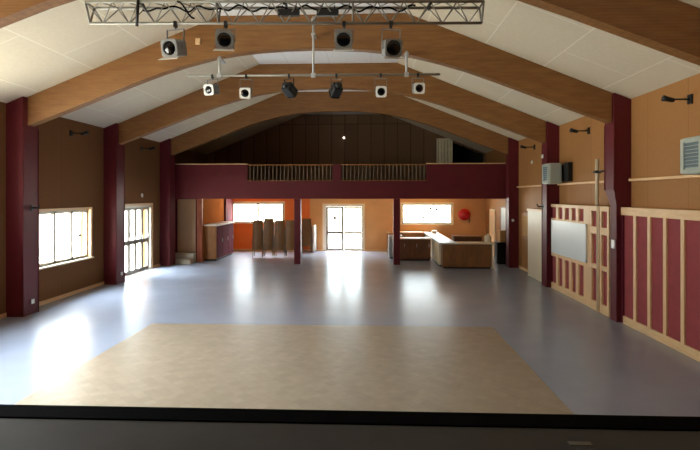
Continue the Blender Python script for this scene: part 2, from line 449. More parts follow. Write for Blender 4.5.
def back_window(idx, W, n, label):
    x0, x1, z0, z1 = W
    t = thing('window_%d' % idx, label, 'window', ((x0 + x1) / 2, YB, z0), kind='structure')
    fr = MB(); s = 0.07; pw = (x1 - x0) / n
    fr.box(x0, x1, YB + 0.05, YB + 0.13, z1 - s, z1).box(x0, x1, YB + 0.05, YB + 0.13, z0, z0 + s)
    fr.box(x0, x0 + s, YB + 0.05, YB + 0.13, z0, z1).box(x1 - s, x1, YB + 0.05, YB + 0.13, z0, z1)
    for k in range(1, n): fr.box(x0 + k * pw - 0.05, x0 + k * pw + 0.05, YB + 0.05, YB + 0.13, z0, z1)
    fr.build('window_frame', M['window_white'], t)
    MB().box(x0 - 0.05, x1 + 0.05, YB - 0.05, YB + 0.13, z0 - 0.04, z0, 0.005).build('window_sill', M['cream'], t)
    cs = MB().box(x0 - 0.07, x0, YB - 0.025, YB, z0, z1 + 0.07).box(x1, x1 + 0.07, YB - 0.025, YB, z0, z1 + 0.07).box(x0, x1, YB - 0.025, YB, z1, z1 + 0.07)
    cs.build('window_casing', M['cream'], t)
    for k in range(n):
        a = x0 + k * pw + (s if k == 0 else 0.05); b = x0 + (k + 1) * pw - (s if k == n - 1 else 0.05)
        MB().box(a, b, YB + 0.088, YB + 0.094, z0 + s, z1 - s).build('pane', M['glass'], t)
    portal(((x0 + x1) / 2, YB + 0.2, (z0 + z1) / 2), (-PI / 2, 0, 0), x1 - x0, z1 - z0)
    return t
back_window(2, WB, 2, 'two-pane window in the orange stretch of the back wall')
t = back_window(3, WC, 1, 'wide single window above the bar counters')
for x, z, s in ((2.80, 2.05, 0.15), (3.07, 2.0, 0.17), (2.45, 1.62, 0.11)):
    MB().prism([(x - s, z + 0.02), (x - 0.05, z - 0.05), (x + 0.01, z - 0.13), (x + 0.06, z - 0.05), (x + s, z + 0.05), (x + 0.02, z + 0.04)], 'y', YB + 0.082, YB + 0.087).build('bird_sticker', M['window_grey'], t)

# ------------------------------------------------------------------ pillars and glulam beams
def pillar(side, y, label, slim=False):
    g = 0.002
    x0, x1 = (XL + g, XL + 0.38) if side < 0 else (XR - 0.38, XR - g)
    LEN = 0.5
    if side > 0: x0 += 0.035; y += 0.07; LEN = 0.42
    zt = zc((x1 if side < 0 else x0) - XC) - 0.012
    xi = x1 if side < 0 else x0
    t = thing('wall_pillar', label, 'pillar', ((x0 + x1) / 2, y + 0.2, 0), group='maroon pillars along the %s wall' % ('left' if side < 0 else 'right'), kind='thing')
    zb = 2.72 if slim else 0.0
    zw = zc((x0 if side < 0 else x1) - XC) - 0.012
    poly = [(x0, zb), (x1, zb), (x1, zt if side < 0 else zw), (x0, zw if side < 0 else zt)]
    MB().prism(poly, 'y', y, y + LEN).build('shaft', M['maroon'], t)
    if slim:      # the cladding tapers to a slimmer foot between the panelling
        xs = x0 + 0.045
        m = MB()
        lo = [(xs, y, 2.42), (x1, y, 2.42), (x1, y + 0.26, 2.42), (xs, y + 0.26, 2.42)]
        hi = [(x0, y, 2.72), (x1, y, 2.72), (x1, y + LEN, 2.72), (x0, y + LEN, 2.72)]
        A = [m.bm.verts.new(q) for q in lo]; B = [m.bm.verts.new(q) for q in hi]
        for k in range(4): m.bm.faces.new([A[k], A[(k + 1) % 4], B[(k + 1) % 4], B[k]])
        m.bm.faces.new(A[::-1]); m.bm.faces.new(B)
        m.build('taper', M['maroon'], t)
        MB().box(xs, x1, y, y + 0.26, 0, 2.42).build('foot', M['maroon'], t)
        xi_foot = xs
    for yy in (y, y + LEN):
        MB().tube([(xi, yy, zb), (xi, yy, 4.1)], 0.014, 8).build('edge_bead', M['maroon'], t)
    return t
pillar(-1, BAYS[0], 'maroon wall pillar on the left wall closest to the stage')
pillar(-1, BAYS[1], 'maroon wall pillar on the near side of the three-pane left window')
pillar(-1, BAYS[2], 'maroon wall pillar between the three-pane window and the glazed folding door')
pillar(-1, BAYS[3], 'maroon wall pillar at the left end of the balcony')
pillar(1, BAYS[0], 'maroon wall pillar on the right wall closest to the stage')
pillar(1, BAYS[1], 'maroon wall pillar beside the batten panelling and the pale pipe', True)
pillar(1, BAYS[2], 'maroon wall pillar carrying the grey fan heater')
pillar(1, BAYS[3], 'maroon wall pillar at the right end of the balcony')

def beam(y, label):
    prof = [(6.24, 4.13), (5.4, 4.44), (4.6, 4.75), (3.9, 5.02), (3.27, 5.25), (2.7, 5.42), (2.1, 5.57), (1.6, 5.65), (1.1, 5.705), (0.55, 5.735), (0, 5.745)]
    bot = [(XC - u, z) for u, z in prof] + [(XC + u, z) for u, z in reversed(prof[:-1])]
    top = [(XC + 6.24, zc(6.24)), (XC + FLAT, ZF), (XC - FLAT, ZF), (XC - 6.24, zc(6.24))]
    mb = MB()
    # strips so the concave arch stays clean
    def ztop(x): return zc(x - XC) - 0.002
    xs = sorted({p[0] for p in bot} | {XC - FLAT, XC + FLAT})
    def zb(x):
        for (xa, za), (xb, zb_) in zip(bot, bot[1:]):
            if xa <= x <= xb: return za + (zb_ - za) * (x - xa) / (xb - xa)
    y0, y1 = y + 0.14, y + 0.36
    V = [[mb.bm.verts.new(q) for q in ((x, y0, zb(x)), (x, y0, ztop(x)), (x, y1, ztop(x)), (x, y1, zb(x)))] for x in xs]
    for a, b in zip(V, V[1:]):
        for k in range(4): mb.bm.faces.new([a[k], a[(k + 1) % 4], b[(k + 1) % 4], b[k]])
    mb.bm.faces.new(V[0]); mb.bm.faces.new(list(reversed(V[-1])))
    loc = (XC, (y0 + y1) / 2, 4.13)
    return based(mb, 'roof_beam', M['glulam'], loc, label, 'beam', 'arched laminated roof beams', 'thing')
beam(BAYS[0], 'arched laminated timber roof beam directly above the lighting truss, nearest the stage')
beam(BAYS[1], 'arched laminated timber roof beam behind the truss, carrying the lower lamp bar')
beam(BAYS[2], 'arched laminated timber roof beam third from the stage, seen behind the lower spotlights')
beam(BAYS[3], 'arched laminated timber roof beam in front of the balcony')

# ------------------------------------------------------------------ balcony
YF = 19.05
t = thing('balcony', 'maroon-fronted balcony across the back of the hall', 'balcony', (XC, 19.3, 2.49), kind='thing')
MB().box(XL + 0.003, XR - 0.003, YF + 0.12, YB - 0.003, 2.53, 2.75).build('deck', M['darkoak'], t)
MB().box(XL + 0.003, XR - 0.003, YF + 0.12, YB - 0.003, 2.495, 2.53).build('soffit', M['soffit'], t)
b = MB().box(XL + 0.003, XR - 0.003, YF, YF + 0.12, 2.495, 3.17).box(XL + 0.003, -4.70, YF, YF + 0.12, 3.17, 3.80).box(2.08, XR - 0.003, YF, YF + 0.12, 3.17, 3.80).box(-1.45, -1.14, YF, YF + 0.12, 3.17, 3.80)
b.build('parapet', M['maroon'], t)
MB().box(XL + 0.003, -4.70, YF - 0.02, YF + 0.14, 3.80, 3.835, 0.004).build('parapet_cap', M['pine'], t)
MB().box(2.08, XR - 0.003, YF - 0.02, YF + 0.14, 3.80, 3.835, 0.004).build('parapet_cap', M['pine'], t)
def railing(x0, x1, n, label):
    r = thing('balcony_railing', label, 'railing', ((x0 + x1) / 2, YF + 0.06, 3.17), group='balcony railings', kind='thing')
    MB().box(x0, x1, YF + 0.03, YF + 0.09, 3.765, 3.80, 0.006).build('top_rail', M['oak'], r)
    MB().box(x0, x1, YF + 0.04, YF + 0.08, 3.172, 3.20).build('bottom_rail', M['oak'], r)
    for k in range(n):
        x = x0 + (k + 0.5) * (x1 - x0) / n
        MB().tube([(x, YF + 0.06, 3.19), (x, YF + 0.06, 3.775)], 0.017, 8).build('baluster', M['steel_dull'], r)
M['steel_dull'] = paint('weathered_metal', srgb(122, 106, 86), 0.5, 0.08)
railing(-4.69, -1.46, 22, 'balcony railing with pale balusters, the one above the stacked chairs')
railing(-1.13, 2.07, 22, 'balcony railing with pale balusters, the one above the glass door')
for x, lab in ((-2.80, 'maroon balcony post beside the stacked chairs'), (0.97, 'maroon balcony post in front of the bar')):
    o = MB().box(x - 0.125, x + 0.125, YF + 0.06, YF + 0.31, 0, 2.49, 0.01)
    based(o, 'balcony_post', M['maroon'], (x, YF + 0.185, 0), lab, 'post', 'balcony posts', 'thing')
# pale curtain and dark opening at the right of the balcony
cu = MB()
N = 17
cu.prism([(3.08 + 0.72 * k / (N - 1), YB - 0.06 - 0.035 * (1 + math.sin(k * 2.0))) for k in range(N)] + [(3.81, YB - 0.02), (3.07, YB - 0.02)], 'z', 2.76, 5.3)
based(cu, 'curtain', M['curtain'], (3.57, YB - 0.06, 2.75), 'pale drawn-back curtain at the dark opening above the balcony', 'curtain')
o = MB().lathe([(0.045, 0), (0.045, 0.03), (0.035, 0.05), (0.0, 0.06)], (-1.28, YB, 5.35), (0, -1, 0), 16)
based(o, 'emergency_wall_lamp', M['lit'], (-1.28, YB, 5.35), 'small lit lamp on the dark wall above the balcony', 'lamp')

# ------------------------------------------------------------------ right wall panelling
def px(Y): return Y
# bay nearest: tall maroon panels with pale battens
XP = 5.16
XP = 5.15
t = thing('wall_panelling', 'tall maroon wall panelling with upright pale battens, right foreground', 'panelling', (XP, 8.8, 0), kind='thing')
MB().box(XP + 0.02, XR - 0.003, 7.1, 10.60, 0, 2.28).build('backing', M['maroon_panel'], t)
MB().box(XP - 0.02, XR - 0.003, 7.1, 10.60, 2.21, 2.37, 0.005).build('top_rail', M['pine_h'], t)
MB().box(XP - 0.01, XP + 0.03, 7.1, 10.60, 0.0, 0.16).build('bottom_rail', M['pine_h'], t)
yb = 10.08
while yb > 7.2:
    MB().box(XP - 0.012, XP + 0.025, yb - 0.05, yb + 0.05, 0.16, 2.21, 0.004).build('batten', M['pine'], t); yb -= 0.505
MB().box(XP - 0.012, XP + 0.03, 10.53, 10.60, 0, 2.21, 0.003).build('end_stile', M['maroon_dark'], t)
# second bay
XQ = 5.12
t = thing('slatted_panelling', 'maroon panelling with pale slats and small openings behind the whiteboard', 'panelling', (XQ, 13.2, 0), kind='thing')
MB().box(XQ + 0.03, XR - 0.003, 12.02, 14.55, 0, 2.36).build('backing', M['maroon_panel'], t)
MB().box(XQ - 0.02, XR - 0.003, 12.02, 14.55, 2.29, 2.37, 0.004).build('top_rail', M['pine_h'], t)
MB().box(XQ - 0.01, XQ + 0.04, 12.02, 14.55, 1.90, 1.98).build('upper_rail', M['pine_h'], t)
MB().box(XQ - 0.01, XQ + 0.04, 12.02, 14.55, 0.92, 1.02).build('middle_rail', M['pine_h'], t)
MB().box(XQ - 0.01, XQ + 0.04, 12.02, 14.55, 0, 0.17).build('bottom_rail', M['pine_h'], t)
for k, y in enumerate((12.20, 12.75, 13.18, 13.63, 14.10)):
    hw = 0.17 if k == 0 else 0.085
    MB().box(XQ - 0.014, XQ + 0.04, y - hw, y + hw, 0.17, 2.29, 0.003).build('slat', M['pine'], t)
def panel_leaf(y0, y1, label):
    t = thing('panel_door', label, 'door', (XQ, (y0 + y1) / 2, 0), group='framed door leaves beside the slatted panelling', kind='thing')
    MB().box(XQ + 0.03, XR - 0.003, y0, y1, 0, 2.36).build('panel', M['maroon_panel'], t)
    for a, b in ((0, 0.2), (0.95, 1.05), (1.74, 1.9), (2.26, 2.37)):
        MB().box(XQ - 0.02, XQ + 0.04, y0 + 0.09, y1 - 0.09, a, b).build('rail', M['pine_h'], t)
    for a, b in ((y0, y0 + 0.09), (y1 - 0.09, y1)):
        MB().box(XQ - 0.02, XQ + 0.04, a, b, 0, 2.37, 0.003).build('stile', M['pine'], t)
panel_leaf(11.54, 12.01, 'maroon door leaf in a pale frame touching the slatted panelling')
panel_leaf(11.06, 11.50, 'maroon door leaf in a pale frame next to the maroon pillar')
o = MB().box(XQ - 0.05, XQ - 0.02, 12.1, 14.40, 1.05, 1.93, 0.006)
t = thing('whiteboard', 'blank white board hung on the slatted right-hand panelling', 'board', (XQ - 0.04, 13.2, 1.05))
MB().box(XQ - 0.05, XQ - 0.022, 12.18, 14.40, 1.05, 1.90).build('board', M['boardwhite'], t)
fr = MB()
fr.box(XQ - 0.056, XQ - 0.018, 12.15, 12.18, 1.03, 1.92).box(XQ - 0.056, XQ - 0.018, 14.40, 14.43, 1.03, 1.92)
fr.box(XQ - 0.056, XQ - 0.018, 12.15, 14.43, 1.02, 1.05).box(XQ - 0.056, XQ - 0.018, 12.15, 14.43, 1.90, 1.93)
fr.build('frame', M['boardwhite'], t)
o.bm.free()
# far bay: cream leaf, framed board
t = thing('cream_panel', 'cream door-high panel on the right wall behind the heater pillar', 'panel', (5.2, 16.1, 0), kind='thing')
MB().box(5.14, XR - 0.003, 15.4, 16.8, 0, 2.12, 0.006).build('panel', M['cream'], t)
MB().box(5.11, XR - 0.003, 15.38, 16.82, 2.12, 2.19, 0.004).build('cap', M['pine_h'], t)
t = thing('notice_board', 'narrow wooden notice frame on the right wall beyond the cream panel', 'notice board', (XR, 17.6, 1.15))
MB().box(XR - 0.035, XR, 17.2, 18.1, 1.12, 2.02, 0.004).build('frame', M['oak'], t)
MB().box(XR - 0.042, XR - 0.03, 17.3, 18.0, 1.22, 1.92).build('board', M['card'], t)
# pale pipe by the pillar
t = thing('standing_pipe', 'pale upright pipe clamped beside the right maroon pillar', 'pipe', (5.055, 11.52, 0))
MB().tube([(5.055, 11.52, 2.40), (5.055, 11.52, 3.42)], 0.042, 14).build('sleeve', M['cream'], t)
MB().tube([(5.055, 11.52, 0.0), (5.055, 11.52, 2.41)], 0.016, 12).build('lower_rod', M['cream'], t)
c = MB().box(4.99, 5.12, 11.46, 11.58, 3.11, 3.17, 0.005).tube([(5.05, 11.48, 3.14), (5.04, 11.3, 3.14), (5.04, 11.05, 3.14)], 0.022, 8)
c.build('clamp', M['black'], t)
# black hooks on pillars
def hook(x, y, z, s, label):
    m = MB().box(min(x, x + s * 0.02), max(x, x + s * 0.02), y - 0.04, y + 0.04, z - 0.06, z + 0.06, 0.004)
    m.tube([(x + s * 0.01, y, z), (x + s * 0.13, y, z), (x + s * 0.17, y, z + 0.03), (x + s * 0.17, y, z + 0.07)], 0.018, 8)
    based(m, 'pillar_hook', M['black'], (x, y, z), label, 'hook', 'black hooks on the pillars')
hook(XR - 0.40, 14.75, 2.30, -1, 'black hook on the right pillar below the heater')
hook(XL + 0.40, 10.80, 2.34, 1, 'black hook on the left pillar before the window')
# red cloth pennant at pillar
# sockets and detectors
def disc(name, p, ax, r, label, cat, mat='lampwhite'):
    o = MB().lathe([(r, 0), (r, 0.02), (r * 0.7, 0.035), (0.0, 0.04)], p, ax, 18)
    based(o, name, M[mat], p, label, cat)
disc('smoke_detector', (XL, 17.0, 2.62), (1, 0, 0), 0.07, 'white round detector above the glazed folding door', 'detector')
disc('wall_sensor', (XR, 17.0, 3.72), (-1, 0, 0), 0.06, 'white round sensor high on the right wall beyond the heater', 'sensor')
disc('pillar_sensor', (XR - 0.40, 14.77, 3.74), (-1, 0, 0), 0.06, 'white round sensor on the pillar above the grey heater', 'sensor')
disc('pillar_button', (5.12, 18.47, 1.72), (0, -1, 0), 0.05, 'white round button on the pillar at the right end of the balcony', 'button')
def socket(p, ax, label):
    x, y, z = p
    if ax == 'x': m = MB().box(x, x + 0.02, y - 0.05, y + 0.05, z - 0.05, z + 0.05, 0.006)
    elif ax == '-x': m = MB().box(x - 0.03, x, y - 0.07, y + 0.07, z - 0.09, z + 0.09, 0.006)
    based(m, 'wall_socket', M['lampwhite'], p, label, 'socket')
socket((XL + 0.40, 10.82, 0.28), 'x', 'white socket low on the left pillar before the window')
socket((XL + 0.40, 14.79, 0.28), 'x', 'white socket low on the left pillar next to the folding door')
socket((XR - 0.30, 10.72, 1.60), '-x', 'white switch box on the right pillar beside the panel doors')

# heaters
def heater(y0, label):
    t = thing('fan_heater', label, 'heater', (5.1, y0 + 0.3, 2.93), group='grey fan heaters on the right wall')
    MB().box(4.85, 5.19, y0, y0 + 0.56, 2.93, 3.50, 0.03).build('casing', M['heater'], t)
    fr = MB().box(4.825, 4.86, y0 + 0.02, y0 + 0.1, 2.95, 3.48, 0.008).box(4.825, 4.86, y0 + 0.46, y0 + 0.54, 2.95, 3.48, 0.008)
    fr.box(4.825, 4.86, y0 + 0.1, y0 + 0.46, 2.95, 3.01, 0.005).box(4.825, 4.86, y0 + 0.1, y0 + 0.46, 3.42, 3.48, 0.005)
    fr.build('front_frame', M['heater'], t)
    g = MB()
    for k in range(7):
        z = 3.035 + k * 0.055
        g.prism([(4.83, z), (4.85, z + 0.045), (4.86, z + 0.045), (4.84, z)], 'y', y0 + 0.1, y0 + 0.46)
    g.build('louvre', M['louvre'], t)
    MB().box(5.16, XR, y0 + 0.1, y0 + 0.46, 3.02, 3.45).build('wall_bracket', M['black'], t)
    return t
heater(13.95, 'grey louvred fan heater mounted at the maroon pillar of the right wall')
heater(7.56, 'grey louvred fan heater above the tall batten panelling')
o = MB().box(5.22, XR - 0.003, 13.62, 13.93, 2.99, 3.5, 0.01)
based(o, 'control_box', M['black'], (XR, 13.78, 3.0), 'black box on the wall behind the fan heater', 'box')

# wall lamps on arms
def wall_lamp(x, y, z, s, label):
    t = thing('wall_lamp', label, 'wall lamp', (x, y, z), group='black arm lamps high on the walls')
    MB().box(min(x, x + s * 0.03), max(x, x + s * 0.03), y - 0.06, y + 0.06, z - 0.08, z + 0.08, 0.006).build('back_plate', M['black'], t)
    MB().tube([(x + s * 0.02, y, z), (x + s * 0.34, y, z + 0.0)], 0.014, 8).build('arm', M['black'], t)
    hx = x + s * 0.36
    MB().lathe([(0.02, -0.09), (0.038, -0.07), (0.042, 0.02), (0.055, 0.10), (0.048, 0.10), (0.035, 0.03), (0.0, 0.02)], (hx, y, z), (s * 0.9, 0.15, 0.25), 18).build('lamp_head', M['black'], t)
wall_lamp(XR, 8.68, 4.22, -1, 'black arm lamp on the right wall above the tall batten panelling')
wall_lamp(XR, 12.63, 4.20, -1, 'black arm lamp on the right wall between the two middle pillars')
wall_lamp(XR, 16.75, 4.20, -1, 'black arm lamp on the right wall beyond the grey heater')
wall_lamp(XL, 12.90, 4.24, 1, 'black arm lamp on the left wall above the three-pane window')
wall_lamp(XL, 16.95, 4.22, 1, 'black arm lamp on the left wall above the folding door')

# ------------------------------------------------------------------ truss, bar, stage lights
ROT = math.radians(2.2)
TRL = (-1.255, 7.38, 0)                      # truss middle on plan
Zt = 5.14
t = thing('lighting_truss', 'long silver lattice lighting truss under the nearest roof beam', 'truss', (TRL[0], TRL[1], Zt), ROT)
Lh = 2.88
def tl(x, y, z): return (x, y, z)
for yy, zz, in ((-0.125, 0.27), (0.125, 0.27), (0.0, 0.0)):
    MB().tube([(-Lh, yy, zz), (Lh, yy, zz)], 0.021, 10).build('chord', M['alu'], t, local=True)
br = MB(); n = 30; st = 2 * Lh / n
for k in range(n):
    xa = -Lh + k * st; xb = xa + st
    for yy in (-0.125, 0.125):
        if k % 2 == 0: br.tube([(xa, yy, 0.27), (xb, 0, 0)], 0.0085, 6)
        else: br.tube([(xa, 0, 0), (xb, yy, 0.27)], 0.0085, 6)
    br.tube([(xa, -0.125 if k % 2 else 0.125, 0.27), (xb, 0.125 if k % 2 else -0.125, 0.27)], 0.0085, 6)
br.build('lattice', M['alu'], t, local=True)
for x in (-Lh, Lh, -0.99, 0.99):
    e = MB()
    e.tube([(x, -0.125, 0.27), (x, 0.125, 0.27)], 0.015, 8).tube([(x, -0.125, 0.27), (x, 0, 0)], 0.015, 8).tube([(x, 0.125, 0.27), (x, 0, 0)], 0.015, 8)
    e.build('end_brace', M['alu'], t, local=True)
def on_truss(x, y, z):
    c, s = math.cos(ROT), math.sin(ROT)
    return (TRL[0] + c * x - s * y, TRL[1] + s * x + c * y, Zt + z)
# hoist straps up to the ceiling
for k, (x, lab) in enumerate(((-2.12, 'black suspension strap at the left of the lighting truss'), (0.0, 'black suspension strap in the middle of the lighting truss'), (2.12, 'black suspension strap at the right of the lighting truss'))):
    p = on_truss(x, 0, 0)
    z_top = zc(p[0] - XC) - 0.03
    m = MB().tube([(p[0], p[1] - 0.13, p[2] + 0.24), (p[0], p[1], p[2] + 0.32), (p[0], p[1] + 0.13, p[2] + 0.24)], 0.02, 8)
    m.tube([(p[0], p[1], p[2] + 0.31), (p[0], p[1], z_top)], 0.014, 8)
    if k == 0: m.tube([(p[0] + 0.02, p[1] - 0.15, p[2] + 0.3), (p[0] - 0.05, p[1] - 0.05, p[2] - 0.06)], 0.022, 8)
    based(m, 'truss_strap', M['black'], (p[0], p[1], z_top), lab, 'strap', 'truss suspension straps')
# cables along the truss
pts = []
for k in range(90):
    x = -2.1 + k * 4.0 / 89
    pts.append(on_truss(x, -0.02 + 0.07 * math.sin(k * 0.55), 0.235 - 0.05 * (0.5 + 0.5 * math.sin(k * 0.9 + 1)) ))
based(MB().tube(pts, 0.013, 6), 'power_cable', M['blackmatt'], pts[0], 'black power cable wound along inside the lighting truss', 'cable')
pts = [on_truss(-1.55 + 0.25 * k / 6, -0.14, 0.27 - 0.24 * k / 6 + 0.03 * math.sin(k)) for k in range(7)]
based(MB().tube(pts, 0.014, 6), 'loose_cable', M['blackmatt'], pts[0], 'short black cable hanging off the left half of the truss', 'cable')
o = on_truss(0.55, -0.06, 0.10)
for x, lab in ((0.05, 'black connector box clipped at the middle of the truss'), (0.62, 'black connector box clipped on the right half of the truss')):
    p = on_truss(x, -0.03, 0.13)
    m = MB().box(p[0] - 0.16, p[0] + 0.16, p[1] - 0.04, p[1] + 0.04, p[2] - 0.035, p[2] + 0.06, 0.008)
    m.tube([(p[0] - 0.1, p[1], p[2] + 0.05), (p[0] - 0.1, p[1] + 0.03, p[2] + 0.13)], 0.01, 6).tube([(p[0] + 0.1, p[1], p[2] + 0.05), (p[0] + 0.1, p[1] + 0.03, p[2] + 0.13)], 0.01, 6)
    based(m, 'connector_box', M['black'], p, lab, 'connector box', 'connector boxes on the truss')

# lower lamp bar hung on the second beam
BRL = (-1.19, 10.36, 5.09); BROT = math.radians(0.8); BH = 2.6
t = thing('lamp_bar', 'thin silver lamp bar hung by poles on the second roof beam', 'bar', BRL, BROT)
MB().tube([(-BH, 0, 0), (BH, 0, 0)], 0.024, 10).build('bar', M['alu'], t, local=True)
def on_bar(x):
    return (BRL[0] + math.cos(BROT) * x, BRL[1] + math.sin(BROT) * x, BRL[2])
for x, ztop in ((-1.95, 5.50), (0.0, 6.3), (1.92, 5.58)):
    p = MB().tube([(x, 0.03, -0.02), (x, 0.03 , ztop - BRL[2])], 0.024, 10)
    p.build('hanger_pole', M['steel'], t, local=True)
    dy = 0.30 - math.sin(BROT) * x
    for zz in (ztop - BRL[2] - 0.06, ) + ((ztop - BRL[2] - 0.36,) if x == 0.0 else ()):
        MB().box(x - 0.045, x + 0.045, 0.0, dy, zz - 0.02, zz + 0.02, 0.006).build('wall_bracket', M['steel'], t, local=True)
    m = MB()
    m.box(x - 0.045, x + 0.045, -0.03, 0.06, -0.04, 0.04, 0.006)
    m.build('clamp', M['steel'], t, local=True)

def spot_parts(t, body, front, tilt, pan, flap=True, lens_r=0.085, drop=0.33, size=1.0):
    t.scale = (size, size, size); drop /= size
    """a spotlight hung at the origin of t: clamp, yoke, body, front frame, lens"""
    piv = Matrix.Translation((0, 0, -drop)) @ Matrix.Rotation(pan, 4, 'Z') @ Matrix.Rotation(tilt, 4, 'X')
    yaw = Matrix.Rotation(pan, 4, 'Z')
    MB().box(-0.03, 0.03, -0.035, 0.035, -0.075, 0.035, 0.006).tube([(0, 0, -0.06), (0, 0, -0.11)], 0.012, 8).build('clamp', M['black'], t, local=True)
    y = MB().box(-0.165, 0.165, -0.02, 0.02, -0.115, -0.105).box(-0.168, -0.158, -0.02, 0.02, -drop - 0.02, -0.105).box(0.158, 0.168, -0.02, 0.02, -drop - 0.02, -0.105)
    y.xf(yaw).build('yoke', M['black'] if body == 'black' else M['lampgrey'], t, local=True)
    b = MB().box(-0.135, 0.135, -0.18, 0.16, -0.135, 0.135, 0.03)
    b.lathe([(0.1, 0.14), (0.1, 0.2), (0.07, 0.24), (0.0, 0.245)], (0, 0, 0), (0, 1, 0), 20)
    for k in range(4): b.box(-0.10, 0.10, -0.12 + 0.07 * k, -0.09 + 0.07 * k, 0.13, 0.15, 0.004)
    b.tube([(-0.17, 0, 0), (0.17, 0, 0)], 0.02, 10)
    b.xf(piv).build('housing', M[body], t, local=True)
    # front ring frame
    f = MB(); s, r = 0.15, lens_r + 0.01
    N = 32; A = []
    for q in (-0.205, -0.182):
        for ring in (0, 1):
            row = []
            for k in range(N):
                a = 2 * PI * (k + 0.5) / N
                cx, cz = math.cos(a), math.sin(a)
                if ring == 0: row.append(f.bm.verts.new((r * cx, q, r * cz)))
                else:
                    sc = s / max(abs(cx), abs(cz)); sc = min(sc, s * 1.25)
                    row.append(f.bm.verts.new((sc * cx, q, sc * cz)))
            A.append(row)
    for k in range(N):
        j = (k + 1) % N
        for a, c in ((0, 1), (3, 2), (2, 0), (1, 3)):
            f.bm.faces.new([A[a][k], A[a][j], A[c][j], A[c][k]])
    f.xf(piv).build('front_frame', M[front], t, local=True)
    l = MB().lathe([(lens_r + 0.008, -0.181), (lens_r, -0.19), (lens_r * 0.6, -0.2), (0.0, -0.203)], (0, 0, 0), (0, 1, 0), 24)
    # lathe axis runs along +y, so mirror the dome to the front
    l.xf(piv).build('lens', M['lens'], t, local=True)
    if flap:
        MB().prism([(-0.155, -0.2), (0.155, -0.2), (0.18, -0.30), (-0.18, -0.30)], 'z', -0.008, 0.0).xf(piv @ Matrix.Translation((0, 0, -0.15)) @ Matrix.Translation((0, -0.2, 0)) @ Matrix.Rotation(math.radians(18), 4, 'X') @ Matrix.Translation((0, 0.2, 0))).build('barn_door', M['lampwhite'], t, local=True)

D = math.radians
for x, pan, drop, lens, lab in (
        (-1.62, -13, 0.37, 0.09, 'grey stage spotlight at the left end of the truss, first of four'),
        (-0.88, 6, 0.25, 0.09, 'grey stage spotlight second from the left on the truss'),
        (0.86, -2, 0.25, 0.09, 'grey stage spotlight third from the left on the truss'),
        (1.55, 10, 0.37, 0.10, 'grey stage spotlight on the right half of the truss, last of four')):
    p = on_truss(x, 0, 0)
    t = thing('stage_spotlight', lab, 'spotlight', p, ROT, 'stage spotlights on the truss')
    spot_parts(t, 'lampgrey', 'lampgrey', D(14), D(pan), True, lens + 0.02, drop, 0.84)
for px_, body, front, pan, tilt, drop, lab in (
        (-2.09, 'lampgrey', 'lampwhite', -16, 12, 0.29, 'small pale spotlight at the left end of the lower lamp bar'),
        (-1.39, 'lampgrey', 'lampwhite', 4, 14, 0.36, 'small pale spotlight second from left on the lower lamp bar'),
        (-0.50, 'black', 'black', 150, 30, 0.29, 'black spotlight left of the middle pole on the lower lamp bar'),
        (0.48, 'black', 'black', 205, 30, 0.30, 'black spotlight right of the middle pole on the lower lamp bar'),
        (1.39, 'lampgrey', 'lampwhite', 2, 16, 0.34, 'small pale spotlight second from the right on the lower lamp bar'),
        (2.15, 'lampgrey', 'lampwhite', 6, 10, 0.29, 'small pale spotlight at the right end of the lower lamp bar')):
    t = thing('stage_spotlight', lab, 'spotlight', on_bar(px_), BROT, 'stage spotlights on the lower lamp bar')
    spot_parts(t, body, front, D(tilt), D(pan), False, 0.098, drop, 0.74)
o = MB().box(-3.76, -3.65, 10.66, 10.688, 5.84, 5.98, 0.006)
o.box(-3.75, -3.66, 10.645, 10.66, 5.85, 5.90, 0.004)
based(o, 'junction_box', M['pine'], (-3.70, 10.688, 5.84), 'small junction box on the second roof beam', 'box')
p = on_truss(2.12, 0, 0)

# ------------------------------------------------------------------ under the balcony, left
t = thing('door_leaf', 'beige flush door above two pale steps at far left', 'door', (-7.3, 19.72, 0.38), kind='thing')
MB().box(-7.66, -6.92, 19.70, 19.76, 0.38, 2.47, 0.004).build('panel', M['beige_door'], t)
fr = MB().box(-7.71, -7.66, 19.68, 19.78, 0, 2.49).box(-6.92, -6.88, 19.68, 19.78, 0, 2.49)
fr.build('door_post', M['maroon_dark'], t)
MB().box(XL + 0.003, -7.71, 19.7, 19.76, 0, 2.49).build('side_board', M['maroon_dark'], t)
t = thing('step_unit', 'pair of pale wooden steps before the beige door', 'steps', (-7.3, 19.4, 0))
MB().box(-7.70, -6.90, 19.02, 19.35, 0, 0.19, 0.006).build('lower_step', M['plinth'], t)
MB().box(-7.70, -6.90, 19.35, 19.66, 0, 0.37, 0.006).build('upper_step', M['plinth'], t)
t = thing('side_cabinet', 'brown counter cabinet with a pale top against the short wall', 'cabinet', (-6.4, 21.2, 0))
MB().box(-6.66, -6.18, 19.95, 22.4, 0.08, 1.40).build('body', M['oak'], t)
MB().box(-6.66, -6.20, 19.98, 22.35, 0, 0.08).build('plinth', M['black'], t)
MB().box(-6.67, -6.12, 19.90, 22.45, 1.40, 1.46, 0.006).build('worktop', M['white'], t)
for k in range(3):
    d = MB().box(-6.18, -6.155, 19.98 + k * 0.8, 20.75 + k * 0.8, 0.1, 1.38, 0.004).build('door', M['maroon_dark'], t)
    MB().box(-6.155, -6.135, 20.67 + k * 0.8, 20.70 + k * 0.8, 0.7, 0.86).build('handle', M['steel'], d)
o = MB().box(-6.68, -6.60, 22.75, 23.83, 0, 2.49)
based(o, 'maroon_panel', M['maroon_dark'], (-6.64, 23.3, 0), 'dark maroon upright panel between the short wall and the orange wall', 'panel', None, 'thing')

